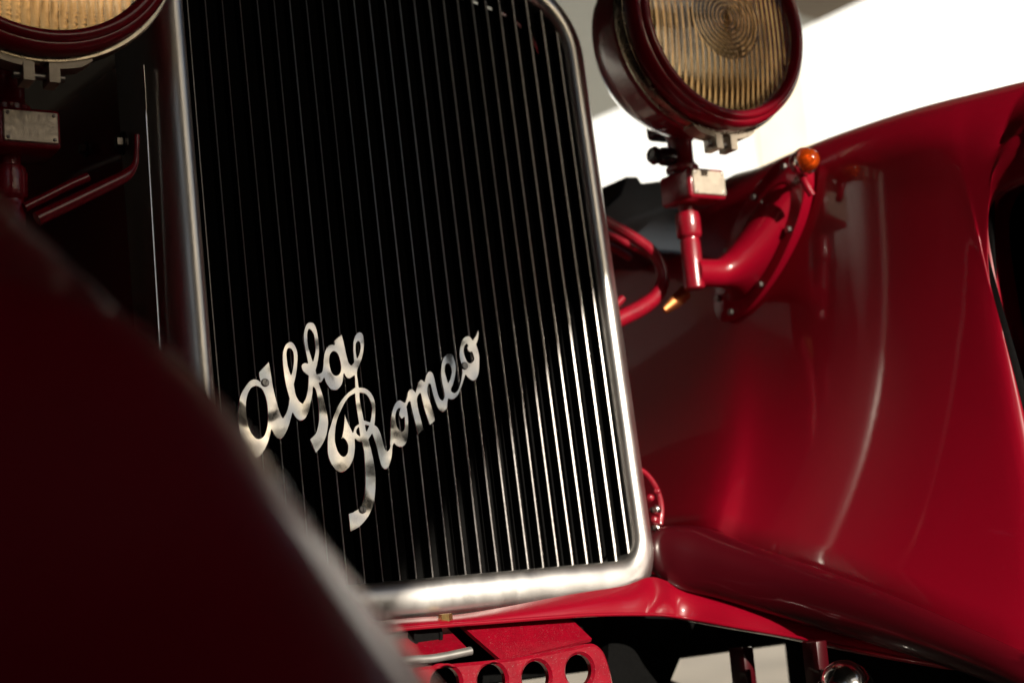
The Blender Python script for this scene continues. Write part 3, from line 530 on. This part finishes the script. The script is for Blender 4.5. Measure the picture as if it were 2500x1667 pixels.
# dark housing behind the right post
o2 = [(1474, 506), (1512, 472), (1524, 434), (1532, 430), (1560, 430), (1570, 446), (1652, 436), (1700, 470), (1690, 620), (1560, 612), (1478, 580)]
pp = [at(x, y, Y=.22) for x, y in o2]
flat_shape('horn_housing', [[(p.x, p.z) for p in pp]], .12, .004, 'slate', car, lambda x, y, h: Vector((x, .28+h, y)))

# ---- fenders
def fender(s):
    def B(px, py, X): p = at(px, py, X=X); return (p.y, p.z, X)
    st = [  # crest (y, z)    lower edge (y, z, x)
        ((1.15, .20), (1.15, .02, .47)), ((.85, .36), (.85, .03, .46)), ((.60, .455), (.60, .03, .44)), ((.42, .505), (.40, .03, .43)),
        ((.24, .532), B(1700, 1285, .42)), ((.10, .541), B(1800, 1318, .43)), ((.0, .543), B(1960, 1372, .44)), ((-.08, .541), B(2170, 1448, .455)),
        ((-.14, .538), B(2340, 1530, .465)), ((-.19, .534), (-.350, -.12, .49)), ((-.23, .530), (-.335, -.02, .555)), ((-.26, .527), B(2486, 1010, 0.588)),
        ((-.29, .524), B(2446, 880, 0.590)), ((-.315, .521), B(2420, 760, 0.590)), ((-.335, .518), B(2401, 640, 0.590)), ((-.355, .514), B(2393, 560, 0.590)),
        ((-.374, .510), B(2400, 505, 0.592)), ((-.39, .505), B(2430, 455, 0.595)), ((-.41, .498), B(2500, 415, 0.598)), ((-.45, .468), (-.40, .412, .605)),
        ((-.53, .365), (-.49, .335, .615)), ((-.60, .285), (-.56, .240, .614)), ((-.70, .222), (-.64, .14, .592)), ((-.785, .158), (-.72, .08, .567)), ((-.83, .110), (-.765, .04, .542)),
        ((-.862, .052), (-.795, -.01, .52)), ((-.888, .010), (-.82, -.05, .502)), ((-.945, -.05), (-.875, -.11, .485)), ((-1.01, -.12), (-.94, -.18, .475)), ((-1.07, -.21), (-1.0, -.26, .47))]
    C = catmull([Vector((.0, *a)) for a, _ in st], 4); Bc = catmull([Vector((b[2], b[0], b[1])) for _, b in st], 4)
    XC = .685
    def Xp(y): y = max(-.335, min(.40, y)); return .558-.02*y+.30*max(0, -y)**2
    rows = []
    for si, (c, b) in enumerate(zip(C, Bc)):
        tb = Bc[min(si+1, len(Bc)-1)]-Bc[max(si-1, 0)]; tb = Vector((0, tb.y, tb.z)).normalized(); eo = Vector((0, -tb.z, tb.y))
        v = Vector((0, b.y-c.y, b.z-c.z)); L = v.length; v.normalize()
        dr = min(.085, .7*L); q = max(0, min(1, (-.40-c.y)/.12)); XF = Xp(c.y); XI = XF+(b.x-XF)*q*q*(3-2*q); XC = max(.60, XI+.10) if XI < .555 else .685
        row = []
        # outer skirt
        for k in range(8, 0, -1):
            t = k/8; row.append(Vector((XC+.125*math.sin(PI/2*min(1, t*1.6)), c.y, c.z-.10*(1-math.cos(PI/2*min(1, t*1.6)))-max(.16, min(.34, (c.z+.02)*.75))*max(0, t-.55)/.45)))
        for k in range(0, 11):
            a = PI/2*k/10; p = c+v*dr*(1-math.cos(a)); row.append(Vector((XC-(XC-XI)*math.sin(a), p.y, p.z)))
        for k in range(1, 19):
            t = k/18; p = (c+v*dr).lerp(Vector((0, b.y, b.z)), t)
            xp = Xp(p.y)+(XI-Xp(c.y))
            x = xp+(b.x-xp)*t**2.6 if b.x < xp or c.y < -.42 else xp
            x -= .008*math.sin(PI*t)*min(1, L/.5)
            if k == 18: bx = x
            row.append(Vector((x, p.y, p.z)))
        rl = .012                                    # rolled lip
        for k in range(1, 9):
            a = PI*1.0*k/8 if k < 8 else PI*.95; p = Vector((0, b.y, b.z))+eo*rl*math.sin(a)
            row.append(Vector((bx+rl*(1-math.cos(a))+(.03 if k == 8 else 0), p.y, p.z)))
        rows.append([Vector((s*p.x, p.y, p.z)) for p in row])
    f = link('fender', mesh('fender', *grid(rows)), 'paint', car, sharp=70)
    lin = []
    for i, r in enumerate(rows):
        q = []
        for k in range(len(r)-8):
            cen = Vector((s*.68, r[k].y, r[k].z-(.10 if k < 20 else 0)))
            q.append(r[k]+(cen-r[k]).normalized()*(.006+.008*min(1, max(0, k-20)/10)))
        lin.append(q)
    link('liner', mesh('liner', *grid(lin)), 'core', f)
    return f
fr, fl = fender(1), fender(-1)
fr['label'] = 'far fender with glossy inner side'; fl['label'] = 'near fender, dark and blurred in the foreground'

# ---- wheels
def wheel(s):
    rows = []
    for k in range(64):
        a = 2*PI*k/64; row = []
        for j in range(16):
            b = 2*PI*j/16; r = .30+.062*math.cos(b)*1.0; row.append(Vector((s*.69+.062*math.sin(b), -.52+r*math.cos(a), -.17+r*math.sin(a))))
        rows.append(row)
    rows.append(rows[0])
    t = link('wheel', mesh('wheel', *grid(rows, True)), 'tyre', car)
    lathe('brake_drum', [(.17, -.05), (.175, -.03), (.175, .03), (.12, .05), (.05, .06)], 'black', t, 40, 'X', (s*.69, -.52, -.17))
    for k in range(24):
        a = 2*PI*k/24
        tube('spoke', [(s*.69, -.52+.17*math.cos(a), -.17+.17*math.sin(a)), (s*.69, -.52+.25*math.cos(a+.2), -.17+.25*math.sin(a+.2))], .003, 'black', t, 6, 1)
wheel(1); wheel(-1)

# ---- frame horn at the foot of the fender
def horn(s):
    stn = [((1618, 1296), (1606, 1412), .298, .020), ((1660, 1283), (1650, 1428), .312, .034), ((1712, 1288), (1705, 1446), .330, .040), ((1790, 1318), (1785, 1466), .352, .036),
           ((1950, 1374), (1950, 1517), .39, .033), ((2150, 1446), (2150, 1573), .42, .031), ((2340, 1528), (2330, 1627), .435, .030), ((2520, 1612), (2500, 1690), .44, .028), ((2650, 1700), (2620, 1760), .44, .024)]
    q = []
    for u, l, X, d in stn:
        a, b = at(*u, X=X), at(*l, X=X); c = (a+b)/2; q.append((c, (a-b).length/2, d))
    cs = catmull([c for c, _, _ in q], 5); hs = catmull([Vector((h, d, 0)) for _, h, d in q], 5)
    rows = []
    for c, h in zip(cs, hs):
        ring = []
        for k in range(28):
            a = 2*PI*k/28; ca, sa = math.cos(a), math.sin(a)
            ring.append(Vector((s*(c.x+h.y*math.copysign(abs(ca)**.75, ca)), c.y, c.z+h.x*math.copysign(abs(sa)**.75, sa))))
        rows.append(ring)
    return link('frame_horn', mesh('frame_horn', *grid(rows, True, True)), 'shaded_red', car, sharp=60)
horn(1); horn(-1)

# ---- apron under the radiator
U = [((700, 1545), -.02, 0), ((880, 1520), -.02, 0), ((1000, 1508), -.02, 0), ((1156, 1494), -.02, 0), ((1394, 1450), -.02, 0), ((1520, 1430), -.02, 0), ((1590, 1408), -.02, 0), ((1650, 1425), 0, .300), ((1770, 1455), 0, .340), ((1950, 1508), 0, .385), ((2150, 1565), 0, .42), ((2335, 1622), 0, .432)]
L = [((700, 1570), -.04, 0), ((880, 1547), -.04, 0), ((1000, 1533), -.04, 0), ((1156, 1521), -.04, 0), ((1394, 1503), -.04, 0), ((1500, 1499), -.04, 0), ((1590, 1499), -.04, 0), ((1660, 1505), 0, .288), ((1800, 1530), 0, .330), ((1950, 1556), 0, .375), ((2150, 1597), 0, .412), ((2355, 1633), 0, .43)]
def res(l): return catmull([at(*p, Y=y) if not X else at(*p, X=X) for p, y, X in l], 5)
cu, cl = res(U), res(L)
rows = [[a.lerp(b, k/6)+Vector((0, -.006*math.sin(PI*k/6), 0)) for k in range(7)]+[b+Vector((0, .006, -.0015)), b+Vector((0, .03, .0))] for a, b in zip(cu, cl)]
apron = link('apron', mesh('apron', *grid(rows)), 'paint', car, sharp=50)
tube('rolled_edge', [p for p in cl[::3]], .0022, 'paint', apron, 10, 3)
hexbolt('bolt', at(1088, 1512, Y=-.03), (0, 0, 1), .0078, .012, 'brass', apron)

# ---- drilled cross member and the plates above it
YB = -.105
def xz(l, Y): return [(p.x, p.z) for p in [at(x, y, Y=Y) for x, y in l]]
out = xz([(700, 1668), (850, 1650), (1005, 1630), (1130, 1618), (1250, 1606), (1370, 1585), (1430, 1572), (1455, 1572), (1476, 1590), (1490, 1625), (1500, 1670), (1508, 1720), (1400, 1740), (1200, 1760), (1000, 1775), (700, 1800)], YB)
holes = []
for px, py in ((870, 1690), (980, 1680), (1090, 1668), (1203, 1661), (1311, 1653), (1416, 1636)):
    c = at(px, py, Y=YB); holes.append([(c.x+.0163*math.cos(2*PI*k/40), c.z+.0163*math.sin(2*PI*k/40)) for k in range(40)])
outs = [(p.x, p.y) for p in catmull([Vector((*p, 0)) for p in out+out[:1]], 3)][:-1]
cross = flat_shape('drilled_cross_member', [outs]+holes, .012, .003, 'cast', car, lambda x, y, h: Vector((x, YB+.006+h, y)))
def plate(name, l, Y0, Y1, mt, th=.004):
    ps = [at(x, y, Y=Y0+(Y1-Y0)*t) for (x, y), t in l]; n = len(ps)
    nrm = (ps[1]-ps[0]).cross(ps[-1]-ps[0]).normalized()*th
    vs = ps+[p+nrm for p in ps]
    return link(name, mesh(name, vs, [tuple(range(n)), tuple(range(n, 2*n))]+[(i, (i+1) % n, n+(i+1) % n, n+i) for i in range(n)]), mt, car, sharp=20)
plate('gusset_plate', [((1120, 1520), 1), ((1390, 1505), 1), ((1445, 1558), .4), ((1226, 1612), 0)], -.07, -.015, 'cast')
plate('gusset_plate', [((840, 1565), 1), ((1090, 1530), 1), ((1143, 1583), 0), ((880, 1625), 0)], -.05, -.004, 'cast')
c = at(1043, 1552, Y=-.024)
lathe('hole_disc', [(.001, -.001), (.0130, -.001), (.0140, -.003), (.0170, -.003), (.0175, .0), (.0175, .01)], 'core', car, 36, 'Y', c)  # black disc put in place of a dark hole
tube('brake_pipe', pts([(860, 1640), (985, 1612), (1060, 1606), (1150, 1588)], Y=-.085), .0042, 'pipe', car, 12, 6, 1.0)

# ---- dark works under the nose
box('undertray', (-.5, .16, -.134), (.80, 1.6, -.03), 'core', car, .01)
for s in (-1, 1): box('splash_guard', (min(s*.565, s*.58), -.42, -.42), (max(s*.565, s*.58), .12, -.06), 'core', car, .004)
plate('bumper_iron', [((1490, 1505), 0), ((1700, 1512), 1), ((1625, 1690), 1), ((1480, 1690), 0)], .06, .10, 'core', .01)
for s in (-1, 1):
    for k in range(4):
        tube('leaf_spring', [(s*.43, .30, -.150-.012*k), (s*.43, .0, -.215-.012*k), (s*.43, -.30+.04*k, -.245-.012*k), (s*.43, -.60+.10*k, -.235-.012*k)], .0055, 'tyre', car, 8, 5, 5.0)
box('axle_beam', (-.62, .30, -.118), (.62, .36, -.06), 'black', car, .01)
for x0, x1, y0, y1 in ((1806, 1830, 1578, 1700), (1987, 2009, 1562, 1700)):
    a, b = at(x0, y1, X=.37), at(x1, y0, X=.37)
    box('shackle', (.36, min(a.y, b.y), a.z), (.376, max(a.y, b.y), b.z), 'shaded_red', car, .002)
lathe('spring_cap', [(.001, -.030), (.015, -.028), (.026, -.018), (.031, -.004), (.031, .004), (.027, .012)], 'chrome', car, 36, 'Y', at(2062, 1682, X=.36))
